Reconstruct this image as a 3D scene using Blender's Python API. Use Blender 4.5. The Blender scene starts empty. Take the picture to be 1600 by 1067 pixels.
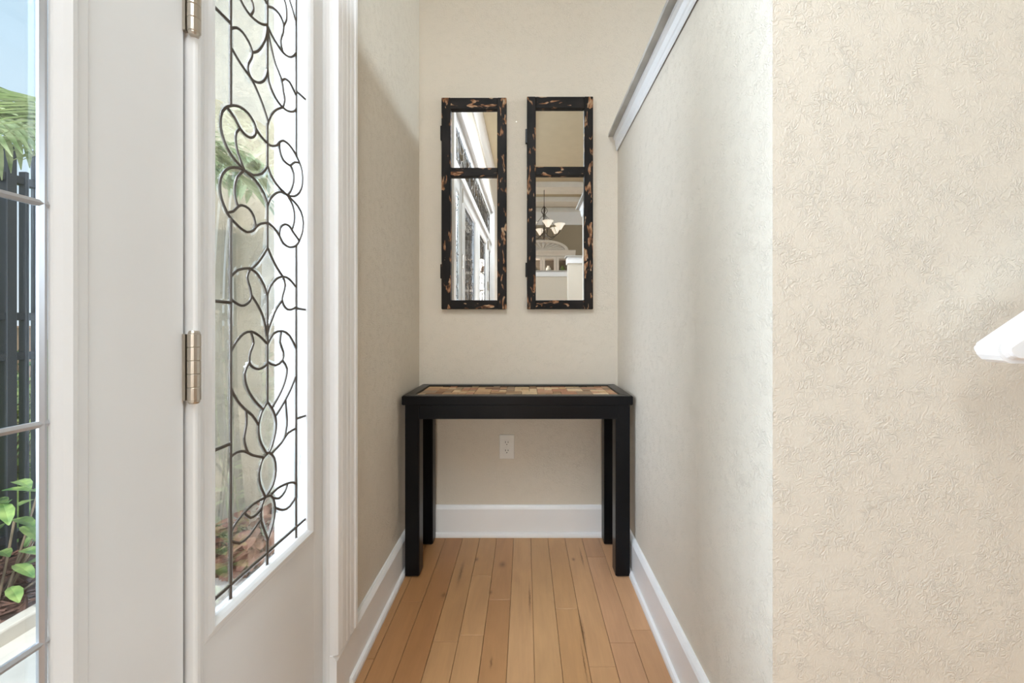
import bpy, bmesh, math, random
from mathutils import Vector, Matrix
from mathutils.geometry import delaunay_2d_cdt

SC = bpy.context.scene
COL = SC.collection
R = math.radians

# ------------------------------------------------------------------ camera
F = 580.0                     # focal length in pixels of a 1600 px wide frame
VPX, VPY = 820.0, 508.0       # where the +Y direction lands in the frame
cd = bpy.data.cameras.new('camera')
cd.sensor_fit = 'HORIZONTAL'; cd.sensor_width = 36.0
cd.lens = F / 1600.0 * 36.0
cd.shift_x = -(VPX - 800.0) / 1600.0
cd.shift_y = -(533.5 - VPY) / 1600.0
cd.clip_start = 0.02; cd.clip_end = 300
cam = bpy.data.objects.new('camera', cd); COL.objects.link(cam)
cam.location = (0, 0, 1.0); cam.rotation_euler = (R(90), 0, 0)
SC.camera = cam

# ------------------------------------------------------------------ world, sun, daylight, added fill
SKY_STRENGTH = 1.0
w = bpy.data.worlds.new('sky'); SC.world = w; w.use_nodes = True
nt = w.node_tree; nt.nodes.clear()
out = nt.nodes.new('ShaderNodeOutputWorld'); bg = nt.nodes.new('ShaderNodeBackground')
tc = nt.nodes.new('ShaderNodeTexCoord'); sep = nt.nodes.new('ShaderNodeSeparateXYZ')
rmp = nt.nodes.new('ShaderNodeValToRGB')
rmp.color_ramp.elements[0].position = 0.0; rmp.color_ramp.elements[0].color = (0.80, 0.90, 0.98, 1)
rmp.color_ramp.elements[1].position = 0.7; rmp.color_ramp.elements[1].color = (0.50, 0.77, 0.98, 1)
nt.links.new(tc.outputs['Generated'], sep.inputs[0]); nt.links.new(sep.outputs['Z'], rmp.inputs[0])
nt.links.new(rmp.outputs[0], bg.inputs['Color']); bg.inputs['Strength'].default_value = SKY_STRENGTH
nt.links.new(bg.outputs[0], out.inputs['Surface'])

def lamp(name, kind, loc, target, energy, color=(1, 1, 1), sx=1, sy=1, angle=None):
    d = bpy.data.lights.new(name, kind); d.energy = energy; d.color = color
    if kind == 'AREA': d.shape = 'RECTANGLE'; d.size = sx; d.size_y = sy
    if angle is not None: d.angle = angle
    o = bpy.data.objects.new(name, d); COL.objects.link(o); o.location = loc
    v = Vector(target) - Vector(loc)
    o.rotation_euler = v.to_track_quat('-Z', 'Y').to_euler()
    return o
lamp('sun', 'SUN', (0, 0, 10), (-0.3, 1.0, 9.0), 2.6, (1, 0.95, 0.86), angle=R(0.6))
# area lamps: daylight for great room and sidelight, the others added fill
lamp('great_room_window_light', 'AREA', (6.85, 0.6, 2.30), (0, 1.0, 1.9), 225, (0.70, 0.86, 1), 3.2, 0.6)
lamp('dining_fill_light', 'AREA', (2.7, -4.78, 2.45), (0.4, 1.0, 1.4), 20, (1, 0.97, 0.9), 2.4, 1.2)  # added soft fill, no window is built in that wall
lamp('entry_ceiling_fill', 'AREA', (-0.08, -0.32, 2.97), (-0.08, -0.15, 0), 49, (0.83, 0.92, 1), 0.28, 2.0)  # added overhead fill for the alcove, kept out of the mirrors
lamp('sidelight_daylight', 'AREA', (-1.60, 0.10, 1.75), (0.44, 1.42, 0.75), 160, (0.70, 0.83, 1), 0.5, 2.8)
lamp('passage_fill_light', 'AREA', (-0.16, -4.78, 1.30), (-0.10, 1.7, 1.05), 92, (1, 0.98, 0.95), 0.56, 2.3)  # added frontal fill from behind the camera, hidden from both mirrors

SC.view_settings.view_transform = 'Standard'
SC.view_settings.look = 'None'
SC.view_settings.gamma = 1.0
SC.view_settings.use_curve_mapping = False
SC.view_settings.exposure = 0.09

# ------------------------------------------------------------------ materials
def srgb(r, g, b):
    def f(c):
        c /= 255.0
        return c / 12.92 if c <= 0.04045 else ((c + 0.055) / 1.055) ** 2.4
    return (f(r), f(g), f(b), 1.0)

class NT:
    def __init__(s, name):
        s.m = bpy.data.materials.new(name); s.m.use_nodes = True
        s.t = s.m.node_tree; s.b = s.t.nodes['Principled BSDF']
        s.o = s.t.nodes['Material Output']
    def n(s, kind, **kw):
        x = s.t.nodes.new('ShaderNode' + kind)
        for k, v in kw.items(): setattr(x, k, v)
        return x
    def l(s, a, b): s.t.links.new(a, b)
    def set(s, **kw):
        for k, v in kw.items(): s.b.inputs[k.replace('_', ' ')].default_value = v
    def math(s, op, a, b=None, c=None):
        x = s.n('Math', operation=op)
        for i, v in enumerate((a, b, c)):
            if v is None: continue
            if isinstance(v, (int, float)): x.inputs[i].default_value = v
            else: s.l(v, x.inputs[i])
        return x.outputs[0]
    def mix(s, fac, a, b):
        x = s.n('Mix', data_type='RGBA')
        for sock, v in ((x.inputs[0], fac), (x.inputs[6], a), (x.inputs[7], b)):
            if isinstance(v, (int, float, tuple)): sock.default_value = v
            else: s.l(v, sock)
        return x.outputs[2]
    def ramp(s, src, stops):
        x = s.n('ValToRGB'); cr = x.color_ramp
        while len(cr.elements) < len(stops): cr.elements.new(0.5)
        for e, (p, c) in zip(cr.elements, stops):
            e.position = p; e.color = c if isinstance(c, tuple) else (c, c, c, 1)
        s.l(src, x.inputs[0]); return x.outputs[0]
    def pos(s, scale=(1, 1, 1), obj=False):
        if obj: src = s.n('TexCoord').outputs['Object']
        else: src = s.n('NewGeometry').outputs['Position']
        mp = s.n('Mapping'); mp.inputs['Scale'].default_value = scale
        s.l(src, mp.inputs[0]); return mp.outputs[0]
    def noise(s, vec, scale, detail=2, rough=0.5, dist=0.0):
        x = s.n('TexNoise'); s.l(vec, x.inputs['Vector'])
        x.inputs['Scale'].default_value = scale; x.inputs['Detail'].default_value = detail
        x.inputs['Roughness'].default_value = rough; x.inputs['Distortion'].default_value = dist
        return x.outputs[0]
    def bump(s, h, dist, strength=1.0):
        x = s.n('Bump'); x.inputs['Distance'].default_value = dist; x.inputs['Strength'].default_value = strength
        s.l(h, x.inputs['Height']); s.l(x.outputs[0], s.b.inputs['Normal'])

def plain(name, col, rough=0.5, metal=0.0, spec=None, var=0.03):
    k = NT(name); k.set(Roughness=rough, Metallic=metal)
    if spec is not None: k.b.inputs['Specular IOR Level'].default_value = spec
    nz = k.noise(k.pos(), 9.0, 3)
    dark = tuple(c * (1 - var) for c in col[:3]) + (1,)
    lite = tuple(min(1, c * (1 + var)) for c in col[:3]) + (1,)
    k.l(k.ramp(nz, [(0.3, dark), (0.7, lite)]), k.b.inputs['Base Color'])
    return k.m

def wall_mat(name, col, scale=1.0, dist=0.0010):
    # hand-textured plaster: broken ridges of a skip-trowel coat with smooth islands between
    k = NT(name); k.set(Roughness=0.62); k.b.inputs['Specular IOR Level'].default_value = 0.3
    p = k.pos()
    a = k.noise(p, 75 * scale, 3, 0.55, 1.4)
    ridge = k.math('ABSOLUTE', k.math('SUBTRACT', a, 0.5))
    ridge = k.ramp(ridge, [(0.0, 1.0), (0.10, 0.0)])
    isl = k.ramp(k.noise(p, 34 * scale, 3), [(0.35, 0.15), (0.65, 1.0)])
    fine = k.noise(p, 260 * scale, 2)
    h = k.math('ADD', k.math('MULTIPLY', ridge, isl), k.math('MULTIPLY', fine, 0.5))
    k.bump(h, dist, 0.9)
    v = k.noise(p, 1.3, 2)
    k.l(k.ramp(v, [(0.3, tuple(c * 0.985 for c in col[:3]) + (1,)), (0.7, col)]), k.b.inputs['Base Color'])
    return k.m

M = {}
M['wall'] = wall_mat('beige_plaster', srgb(224, 214, 198))
M['wall_tan'] = wall_mat('tan_plaster', srgb(168, 154, 132))
M['stucco'] = wall_mat('exterior_stucco', srgb(214, 200, 176), 0.6, 0.003)
M['ceil'] = plain('white_ceiling_paint', srgb(238, 234, 226), 0.8)
M['ceil_cream'] = plain('cream_ceiling_paint', srgb(198, 185, 158), 0.8)
M['trim'] = plain('white_trim_paint', srgb(243, 242, 241), 0.32, var=0.01)
M['door'] = plain('door_white_paint', srgb(232, 231, 229), 0.38, var=0.012)
M['black'] = plain('black_lacquer', srgb(15, 15, 17), 0.28, spec=0.18, var=0.15)
M['granite'] = plain('grey_granite', srgb(172, 168, 160), 0.5, var=0.2)
M['nickel'] = plain('brushed_nickel', srgb(196, 188, 176), 0.32, 1.0)
M['came'] = plain('dark_lead_came', srgb(92, 84, 76), 0.42, 0.55, var=0.12)
M['zinc'] = plain('bright_zinc_came', srgb(186, 186, 188), 0.35, 0.7)
M['plastic'] = plain('white_plastic', srgb(236, 233, 226), 0.3, var=0.01)
M['slot'] = plain('dark_slot', srgb(40, 36, 32), 0.7)
M['mulch'] = plain('bark_mulch', srgb(92, 66, 56), 0.95, var=0.45)
M['paver'] = plain('pale_concrete', srgb(190, 182, 170), 0.9, var=0.08)
M['lawn'] = plain('lawn', srgb(120, 140, 70), 0.95, var=0.3)
M['bronze'] = plain('bronze_fence_paint', srgb(52, 56, 62), 0.45)
M['tanwall'] = plain('tan_garden_wall', srgb(196, 158, 134), 0.9, var=0.06)
M['iron'] = plain('pewter_metal', srgb(110, 102, 94), 0.35, 0.9)
M['wood_hutch'] = plain('cream_hutch_paint', srgb(226, 218, 208), 0.5)
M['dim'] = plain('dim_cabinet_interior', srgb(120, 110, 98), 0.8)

def leaf_mat(name, a, b):
    k = NT(name); k.set(Roughness=0.45)
    n = k.noise(k.pos(), 22, 2)
    k.l(k.ramp(n, [(0.3, a), (0.7, b)]), k.b.inputs['Base Color'])
    return k.m
M['palm'] = leaf_mat('palm_leaf', srgb(124, 142, 98), srgb(190, 196, 154))
M['shrub'] = leaf_mat('shrub_leaf', srgb(70, 104, 52), srgb(140, 160, 92))
M['hedge'] = leaf_mat('hedge_leaf', srgb(90, 112, 56), srgb(170, 176, 100))
M['redleaf'] = leaf_mat('red_brown_leaf', srgb(130, 80, 66), srgb(180, 140, 116))
M['trunk'] = plain('palm_trunk', srgb(120, 104, 84), 0.9, var=0.3)

def glass_mats():
    k = NT('clear_pane'); t = k.t
    tr = k.n('BsdfTransparent'); gl = k.n('BsdfGlossy'); mx = k.n('MixShader'); fr = k.n('Fresnel')
    tr.inputs[0].default_value = (0.97, 0.98, 0.98, 1); gl.inputs['Roughness'].default_value = 0.0
    fr.inputs['IOR'].default_value = 1.30
    k.l(fr.outputs[0], mx.inputs[0]); k.l(tr.outputs[0], mx.inputs[1]); k.l(gl.outputs[0], mx.inputs[2])
    k.l(mx.outputs[0], k.o.inputs['Surface']); M['pane'] = k.m
    k = NT('bevelled_glass_edge')
    g = k.n('BsdfGlass'); g.inputs['IOR'].default_value = 1.46; g.inputs['Roughness'].default_value = 0.0
    t2 = k.n('BsdfTransparent'); t2.inputs[0].default_value = (0.98, 0.985, 0.985, 1)
    m2 = k.n('MixShader'); m2.inputs[0].default_value = 0.36
    k.l(t2.outputs[0], m2.inputs[1]); k.l(g.outputs[0], m2.inputs[2])
    k.l(m2.outputs[0], k.o.inputs['Surface']); M['bevel_glass'] = k.m
glass_mats()
k = NT('mirror_silver'); k.set(Roughness=0.0, Metallic=1.0); k.b.inputs['Base Color'].default_value = (0.90, 0.90, 0.89, 1); M['mirror'] = k.m

def distressed(name, stretch):
    k = NT(name)
    p = k.pos(stretch)
    a = k.ramp(k.noise(p, 26, 2, 0.5, 0.6), [(0.585, 0.0), (0.62, 1.0)])
    c = k.ramp(k.noise(p, 70, 2), [(0.35, srgb(84, 58, 40)), (0.52, srgb(158, 112, 78)), (0.68, srgb(186, 160, 130))])
    base = k.ramp(k.noise(p, 12, 3), [(0.35, srgb(16, 14, 13)), (0.7, srgb(38, 33, 30))])
    k.l(k.mix(a, base, c), k.b.inputs['Base Color']); k.set(Roughness=0.5); k.b.inputs['Specular IOR Level'].default_value = 0.18
    k.bump(k.math('SUBTRACT', 1.0, a), 0.0008)
    return k.m
M['dist_v'] = distressed('distressed_black_paint_upright', (1.6, 1.6, 0.55))
M['dist_h'] = distressed('distressed_black_paint_crosswise', (0.55, 1.6, 1.6))

def wood_mat():
    k = NT('maple_plank'); oi = k.n('ObjectInfo')
    p = k.pos(); off = k.n('VectorMath', operation='SCALE'); 
    comb = k.n('CombineXYZ'); k.l(oi.outputs['Random'], comb.inputs[0]); k.l(oi.outputs['Random'], comb.inputs[1])
    k.l(comb.outputs[0], off.inputs[0]); off.inputs['Scale'].default_value = 37.0
    add = k.n('VectorMath', operation='ADD'); k.l(p, add.inputs[0]); k.l(off.outputs[0], add.inputs[1])
    mp = k.n('Mapping'); mp.inputs['Scale'].default_value = (1, 0.07, 1); k.l(add.outputs[0], mp.inputs[0])
    g1 = k.noise(mp.outputs[0], 120, 4, 0.6, 0.5)
    mp2 = k.n('Mapping'); mp2.inputs['Scale'].default_value = (1, 0.25, 1); k.l(add.outputs[0], mp2.inputs[0])
    g2 = k.noise(mp2.outputs[0], 16, 3, 0.55, 0.8)
    v = k.math('ADD', k.math('MULTIPLY', g1, 0.16), k.math('MULTIPLY', g2, 0.34))
    v = k.math('ADD', v, 0.69)
    base = k.n('VectorMath', operation='SCALE'); k.l(oi.outputs['Color'], base.inputs[0]); k.l(v, base.inputs['Scale'])
    # mineral streaks and knots that the boards carry
    marks = [(.0176, 1.358, .0035, .060), (.189, 1.213, .0045, .056), (-.0936, 1.551, .013, .018), (-.2587, 1.50, .006, .058),
             (-.0996, 1.10, .003, .016), (-.127, 1.39, .005, .010), (.2077, 1.585, .006, .009), (-.205, 1.585, .007, .012),
             (.245, 1.60, .003, .05), (-.30, 1.375, .008, .012), (.176, 1.10, .002, .06)]
    sp = k.n('SeparateXYZ'); 
    wob = k.noise(p, 90, 2)
    k.l(p, sp.inputs[0])
    wx = k.math('ADD', sp.outputs[0], k.math('MULTIPLY', k.math('SUBTRACT', wob, 0.5), 0.006))
    tot = None
    for (x, y, a, b) in marks:
        dx = k.math('DIVIDE', k.math('SUBTRACT', wx, x), a); dy = k.math('DIVIDE', k.math('SUBTRACT', sp.outputs[1], y), b)
        d = k.math('ADD', k.math('MULTIPLY', dx, dx), k.math('MULTIPLY', dy, dy))
        e = k.math('POWER', 2.718, k.math('MULTIPLY', d, -1.0))
        tot = e if tot is None else k.math('MAXIMUM', tot, e)
    tot = k.math('MULTIPLY', tot, k.math('ADD', 0.35, k.math('MULTIPLY', g1, 0.7)))
    col = k.mix(tot, base.outputs[0], srgb(92, 58, 30))
    k.l(col, k.b.inputs['Base Color']); k.set(Roughness=0.36); k.b.inputs['Specular IOR Level'].default_value = 0.4
    k.bump(g1, 0.0002, 0.4)
    return k.m
M['wood'] = wood_mat()

def floor_mat():
    k = NT('maple_floor_beyond')
    mp = k.n('Mapping'); mp.inputs['Rotation'].default_value = (0, 0, R(90)); k.l(k.n('NewGeometry').outputs['Position'], mp.inputs[0])
    br = k.n('TexBrick'); k.l(mp.outputs[0], br.inputs[0])
    br.inputs['Color1'].default_value = srgb(204, 160, 116); br.inputs['Color2'].default_value = srgb(184, 138, 96)
    br.inputs['Mortar'].default_value = srgb(110, 76, 46); br.inputs['Scale'].default_value = 1.0
    br.inputs['Mortar Size'].default_value = 0.0015; br.inputs['Brick Width'].default_value = 0.9; br.inputs['Row Height'].default_value = 0.0798
    k.l(br.outputs[0], k.b.inputs['Base Color']); k.set(Roughness=0.36)
    return k.m
M['floor'] = floor_mat()

def tile_mat():
    k = NT('slate_tile'); oi = k.n('ObjectInfo')
    p = k.pos(); n = k.noise(p, 60, 4, 0.6, 0.4)
    v = k.math('ADD', k.math('MULTIPLY', n, 0.7), 0.65)
    b = k.n('VectorMath', operation='SCALE'); k.l(oi.outputs['Color'], b.inputs[0]); k.l(v, b.inputs['Scale'])
    k.l(b.outputs[0], k.b.inputs['Base Color']); k.set(Roughness=0.55); k.bump(n, 0.001)
    return k.m
M['tile'] = tile_mat()

def bulb_mat():
    k = NT('lit_frosted_shade'); k.set(Roughness=0.4)
    k.b.inputs['Base Color'].default_value = (0.95, 0.9, 0.82, 1)
    k.b.inputs['Emission Color'].default_value = (1.0, 0.90, 0.74, 1); k.b.inputs['Emission Strength'].default_value = 0.55
    return k.m
M['bulb'] = bulb_mat()

# ------------------------------------------------------------------ mesh helpers
def mk(name, bm, mats, parent=None, smooth=False):
    me = bpy.data.meshes.new(name); bm.to_mesh(me); bm.free()
    if not isinstance(mats, (list, tuple)): mats = [mats]
    for m in mats: me.materials.append(M[m] if isinstance(m, str) else m)
    if smooth:
        for p in me.polygons: p.use_smooth = True
    o = bpy.data.objects.new(name, me); COL.objects.link(o)
    if parent is not None: o.parent = parent
    return o

def box(bm, x0, x1, y0, y1, z0, z1, bev=0.0, seg=2):
    r = bmesh.ops.create_cube(bm, size=1.0)
    vs = r['verts']
    for v in vs:
        v.co = Vector(((x0 + x1) / 2 + v.co.x * (x1 - x0), (y0 + y1) / 2 + v.co.y * (y1 - y0), (z0 + z1) / 2 + v.co.z * (z1 - z0)))
    if bev > 0:
        es = set(e for v in vs for e in v.link_edges)
        bmesh.ops.bevel(bm, geom=list(es), offset=bev, segments=seg, affect='EDGES', profile=0.5)

def bx(name, dims, mat, parent=None, bev=0.0, seg=2):
    bm = bmesh.new(); box(bm, *dims, bev=bev, seg=seg)
    return mk(name, bm, mat, parent)

def extrude_profile(bm, prof, axis, a, b, close=True):
    """prof: list of 3D-plane pairs; axis 'z': (x,y); axis 'y': (x,z); axis 'x': (y,z)"""
    def p3(u, v, t):
        return {'z': (u, v, t), 'y': (u, t, v), 'x': (t, u, v)}[axis]
    A = [bm.verts.new(p3(u, v, a)) for u, v in prof]; B = [bm.verts.new(p3(u, v, b)) for u, v in prof]
    n = len(prof)
    for i in range(n):
        j = (i + 1) % n
        bm.faces.new((A[i], A[j], B[j], B[i]))
    bm.faces.new(A[::-1]); bm.faces.new(B)
    bmesh.ops.recalc_face_normals(bm, faces=bm.faces[:])

def tube(bm, pts, r, n=8, caps=True, flat=1.0, flat_axis=None):
    pts = [Vector(p) for p in pts]
    rr = r if isinstance(r, (list, tuple)) else [r] * len(pts)
    rings = []; up = Vector((0, 0, 1))
    prev = None
    for i, p in enumerate(pts):
        if i == 0: t = pts[1] - p
        elif i == len(pts) - 1: t = p - pts[i - 1]
        else: t = (pts[i + 1] - p).normalized() + (p - pts[i - 1]).normalized()
        if t.length < 1e-9: t = Vector((0, 0, 1))
        t.normalize()
        if flat_axis is not None: a = Vector(flat_axis)
        elif prev is None: a = up if abs(t.z) < 0.9 else Vector((1, 0, 0))
        else: a = prev
        a = (a - t * a.dot(t)); 
        if a.length < 1e-6: a = t.orthogonal()
        a.normalize(); b = t.cross(a); prev = a
        rings.append([bm.verts.new(p + (a * math.cos(2 * math.pi * k / n) * flat + b * math.sin(2 * math.pi * k / n)) * rr[i]) for k in range(n)])
    for i in range(len(rings) - 1):
        for k in range(n):
            bm.faces.new((rings[i][k], rings[i][(k + 1) % n], rings[i + 1][(k + 1) % n], rings[i + 1][k]))
    if caps:
        bm.faces.new(rings[0][::-1]); bm.faces.new(rings[-1])

def lathe(bm, prof, c, n=24, axis='z'):
    rings = []
    for r, h in prof:
        ring = []
        for k in range(n):
            a = 2 * math.pi * k / n
            if axis == 'z': co = (c[0] + r * math.cos(a), c[1] + r * math.sin(a), c[2] + h)
            elif axis == 'y': co = (c[0] + r * math.cos(a), c[1] + h, c[2] + r * math.sin(a))
            else: co = (c[0] + h, c[1] + r * math.cos(a), c[2] + r * math.sin(a))
            ring.append(bm.verts.new(co))
        rings.append(ring)
    for i in range(len(rings) - 1):
        for k in range(n):
            bm.faces.new((rings[i][k], rings[i][(k + 1) % n], rings[i + 1][(k + 1) % n], rings[i + 1][k]))
    bm.faces.new(rings[0][::-1]); bm.faces.new(rings[-1])
    bmesh.ops.recalc_face_normals(bm, faces=bm.faces[:])

def empty(name, loc=(0, 0, 0), rz=0):
    o = bpy.data.objects.new(name, None); COL.objects.link(o); o.location = loc; o.rotation_euler = (0, 0, rz)
    o.empty_display_size = 0.05
    return o

def tag(o, label=None, cat=None, group=None, kind=None):
    if label: o['label'] = label
    if cat: o['category'] = cat
    if group: o['group'] = group
    if kind: o['kind'] = kind
    return o
def struct(o, label, cat): return tag(o, label, cat, kind='structure')

# ------------------------------------------------------------------ main dimensions (metres)
YB = 1.775            # back wall
XL = -0.505           # left wall face
XR = 0.444            # right half wall face
YE = 0.665            # near end of the right half wall
XD = -0.526           # face of door and sidelight slabs
XG = -0.534           # glass plane
DOORH = 2.13
ZC, ZD = 3.05, 3.62    # entry ceiling, dining ceiling
YSPLIT = -1.45

# ------------------------------------------------------------------ room shell
bm = bmesh.new(); box(bm, XL - .14, 7.1, YB, YB + .14, -.2, ZD + .1)
struct(mk('wall_back', bm, 'wall'), 'beige textured wall behind the black console table', 'wall')

YO0, YO1 = -1.70, 0.985     # rough opening of the entry unit in the left wall
OH = 2.62
bm = bmesh.new()
box(bm, XL - .14, XL, YO1, YB, -.2, ZD + .1)
box(bm, XL - .14, XL, YO0, YO1, OH, ZD + .1)
box(bm, XL - .14, XL, -5.0, YO0, -.2, ZD + .1)
struct(mk('wall_left', bm, 'wall'), 'beige wall around the white entry door unit', 'wall')

HW = 1.900             # top of half wall plaster
def prism_xy(bm, poly, z0, z1):
    extrude_profile(bm, poly, 'z', z0, z1)
XR2, YE2 = XR + .125, YE + .125
bm = bmesh.new()
prism_xy(bm, [(XR, YB), (XR, YE), (2.3, YE), (2.3, YE2), (XR2, YE2), (XR2, YB)], 0, HW)
struct(mk('wall_right', bm, 'wall'), 'beige L-shaped half wall right of the console table', 'wall')
# white trim moulding and stone cap of that half wall
def offset_L(d):
    return [(XR - d, YB), (XR - d, YE - d), (2.3 + d, YE - d), (2.3 + d, YE2 + d), (XR2 + d, YE2 + d), (XR2 + d, YB)]
bm = bmesh.new()
lv = [(HW - .068, .004), (HW - .060, .008), (HW - .048, .008), (HW - .044, .011), (HW - .018, .013), (HW - .012, .021), (HW, .022)]
rings = [[bm.verts.new((x, y, z)) for x, y in offset_L(d)] for z, d in lv]
for i in range(len(rings) - 1):
    for k in range(6):
        if k == 5: continue
        bm.faces.new((rings[i][k], rings[i][k + 1], rings[i + 1][k + 1], rings[i + 1][k]))
bmesh.ops.recalc_face_normals(bm, faces=bm.faces[:])
struct(mk('trim_1', bm, 'trim'), 'white moulding under the cap of the right half wall', 'trim')
bm = bmesh.new(); prism_xy(bm, offset_L(.045), HW, HW + .014)
struct(mk('trim_2', bm, 'granite'), 'thin grey stone cap on the right half wall', 'wall cap')

bm = bmesh.new(); box(bm, 7.1, 7.24, -5.0, YB + .14, -.2, ZD + .1)
struct(mk('wall_far_right', bm, 'wall'), 'beige end wall of the great room', 'wall')
bm = bmesh.new(); box(bm, XL - .14, 7.24, -5.0, -4.86, -.2, ZD + .1)
struct(mk('wall_dining', bm, 'wall_tan'), 'tan dining room wall behind the white hutch', 'wall')

bm = bmesh.new()
box(bm, XL - .14, 2.3, YSPLIT, YB + .14, ZC, ZC + .12)
box(bm, XL - .14, 7.24, -5.0, YB + .14, ZD, ZD + .12)
box(bm, XL - .14, 2.3, YSPLIT - .02, YSPLIT, ZC, ZD)
box(bm, 2.28, 2.3, YSPLIT, YB, ZC, ZD)
cl = struct(mk('ceiling', bm, 'ceil_cream'), 'cream ceiling of the entry', 'ceiling')
# white beams of the coffered dining ceiling
for (y0, y1) in ((-2.72, -2.10), (-3.62, -3.25), (-4.38, -4.05), (-4.86, -4.72)):
    bx('beam', (XL, 7.1, y0, y1, ZD - .10, ZD - .002), 'ceil', cl)
for (x0, x1) in ((XL, -.15), (1.46, 1.75), (3.3, 3.6)):
    bx('beam', (x0, x1, -4.86, -2.1, ZD - .11, ZD - .001), 'ceil', cl)
bm = bmesh.new()
extrude_profile(bm, [(-4.86, ZD - .1), (-4.86, 3.26), (-4.84, 3.26), (-4.83, 3.30), (-4.78, 3.42), (-4.74, ZD - .1)], 'x', XL, 7.1)
struct(mk('trim_3', bm, 'trim'), 'white crown moulding along the tan dining wall', 'crown moulding')

bm = bmesh.new()
extrude_profile(bm, [(XL, ZC - .10), (XL + .012, ZC - .10), (XL + .02, ZC - .085), (XL + .06, ZC - .03), (XL + .075, ZC - .012), (XL + .075, ZC), (XL, ZC)], 'y', YSPLIT, YB)
struct(mk('trim_12', bm, 'trim'), 'white crown moulding above the entry door unit', 'crown moulding')

# floor with single planks in the entry
flo = struct(bx('floor', (XL - .02, 7.1, -4.9, YB + .02, -.12, -.012), 'floor'), 'maple strip floor of the entry and rooms', 'floor')
random.seed(4)
P0, PW = -0.0519, 0.0798
known = {  # joints seen in the photograph (board index from the joint line at P0, distances along the room)
    -2: [1.482, 1.197], -1: [1.352], -5: [1.343], -4: [0.95], -3: [1.174], -6: [1.113], 2: [1.309], 4: [1.602, 1.169], 5: [1.218], 3: [1.087], 0: [0.80], 1: [0.90]}
tint = {-6: (186, 140, 96), -5: (186, 137, 92), -4: (178, 128, 84), -3: (196, 150, 104), -2: (194, 148, 102), -1: (190, 142, 98),
        0: (200, 155, 110), 1: (200, 156, 110), 2: (200, 154, 108), 3: (200, 154, 110), 4: (196, 150, 112), 5: (198, 152, 112)}
plank_cache = {}
def plank(x0, x1, y0, y1, rgb):
    key = (round(x1 - x0, 4), round(y1 - y0, 4))
    if key not in plank_cache:
        b = bmesh.new(); wd, ln = x1 - x0 - .0012, y1 - y0 - .0008
        box(b, -wd / 2, wd / 2, -ln / 2, ln / 2, -.012, 0, bev=.0009, seg=1)
        o = mk('plank', b, 'wood', flo); plank_cache[key] = o.data
    else:
        o = bpy.data.objects.new('plank', plank_cache[key]); COL.objects.link(o); o.parent = flo
    o.location = ((x0 + x1) / 2, (y0 + y1) / 2, 0)
    o.color = srgb(*[max(0, min(255, q)) for q in rgb])
for i in range(-6, 19):
    x0, x1 = P0 + i * PW, P0 + (i + 1) * PW
    x0 = max(x0, XL + .001)
    ytop = YB if x0 < XR - .02 else YE
    x1c = min(x1, XR + .02) if (x0 < XR - .02) else x1
    js = sorted(known.get(i, []), reverse=True)
    y = (js[-1] if js else ytop)
    while True:
        y -= random.uniform(.55, 1.25)
        if y < -1.6: break
        js.append(y)
    ys = [ytop] + [j for j in js if j < ytop - .05] + [-1.75]
    base = tint.get(i, (198, 152, 108))
    for a, b in zip(ys[:-1], ys[1:]):
        d = random.uniform(-5, 5)
        plank(x0, x1c if a > YE + .01 else x1, b, a, tuple(q + d for q in base))

# baseboards
def base_profile(depth_sign, face):
    t = .018
    return [(face, 0), (face + depth_sign * .030, 0), (face + depth_sign * .030, .010), (face + depth_sign * .026, .018), (face + depth_sign * .018, .020),
            (face + depth_sign * .018, .128), (face + depth_sign * .014, .136), (face + depth_sign * .008, .143), (face, .143)]
bm = bmesh.new(); extrude_profile(bm, base_profile(-1, YB), 'x', XL, XR)
struct(mk('baseboard_back', bm, 'trim'), 'white baseboard along the back wall under the table', 'baseboard')
YC1 = 1.064; YC0 = 0.962   # entry casing on the left wall
bm = bmesh.new(); extrude_profile(bm, base_profile(1, XL), 'y', 1.03, YB - .018)
prof = [(XL, 0), (XL + .0185, 0), (XL + .0185, .128), (XL + .014, .136), (XL + .008, .143), (XL, .143)]
b2 = bmesh.new(); extrude_profile(bm, prof, 'y', YC0 - .002, 1.03)
b2.free()
struct(mk('baseboard_left', bm, 'trim'), 'white baseboard along the left wall ending at the door casing', 'baseboard')
bm = bmesh.new(); extrude_profile(bm, base_profile(-1, XR), 'y', YE, YB - .018)
struct(mk('baseboard_right', bm, 'trim'), 'white baseboard along the right half wall', 'baseboard')
bm = bmesh.new(); extrude_profile(bm, base_profile(-1, YE), 'x', XR - .03, 2.3)
struct(mk('baseboard_front', bm, 'trim'), 'white baseboard on the end of the half wall below the handrail', 'baseboard')

# ------------------------------------------------------------------ entry unit: casing, jambs, sidelights, doors, transom
def casing_profile(y0, y1):
    # fluted casing lying on the wall face XL, seen as (x, y) pairs
    w_ = y1 - y0; pr = [(XL, y0)]
    for t, d in ((0, .012), (.03, .020), (.12, .022), (.16, .018), (.22, .022), (.40, .023), (.43, .019), (.47, .023), (.60, .023), (.63, .019),
                 (.67, .023), (.80, .024), (.83, .020), (.88, .026), (.97, .027), (1.0, .022)):
        pr.append((XL + d, y0 + t * w_))
    pr.append((XL, y1)); return pr
bm = bmesh.new()
extrude_profile(bm, casing_profile(YC0, YC1), 'z', .143, OH + .06)
b2 = casing_profile(YO0 - .09, YO0 + .012)
extrude_profile(bm, [(x, (YO0 - .09) + (YO0 + .012) - y) for x, y in b2], 'z', .0, OH + .06)
# head casing
hp = [(x, OH - .04 + (y - YC0)) for x, y in casing_profile(YC0, YC1)]
extrude_profile(bm, hp, 'y', YO0 - .09, YC1)
struct(mk('trim_4', bm, 'trim'), 'white fluted casing around the entry door unit', 'door casing')
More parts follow.
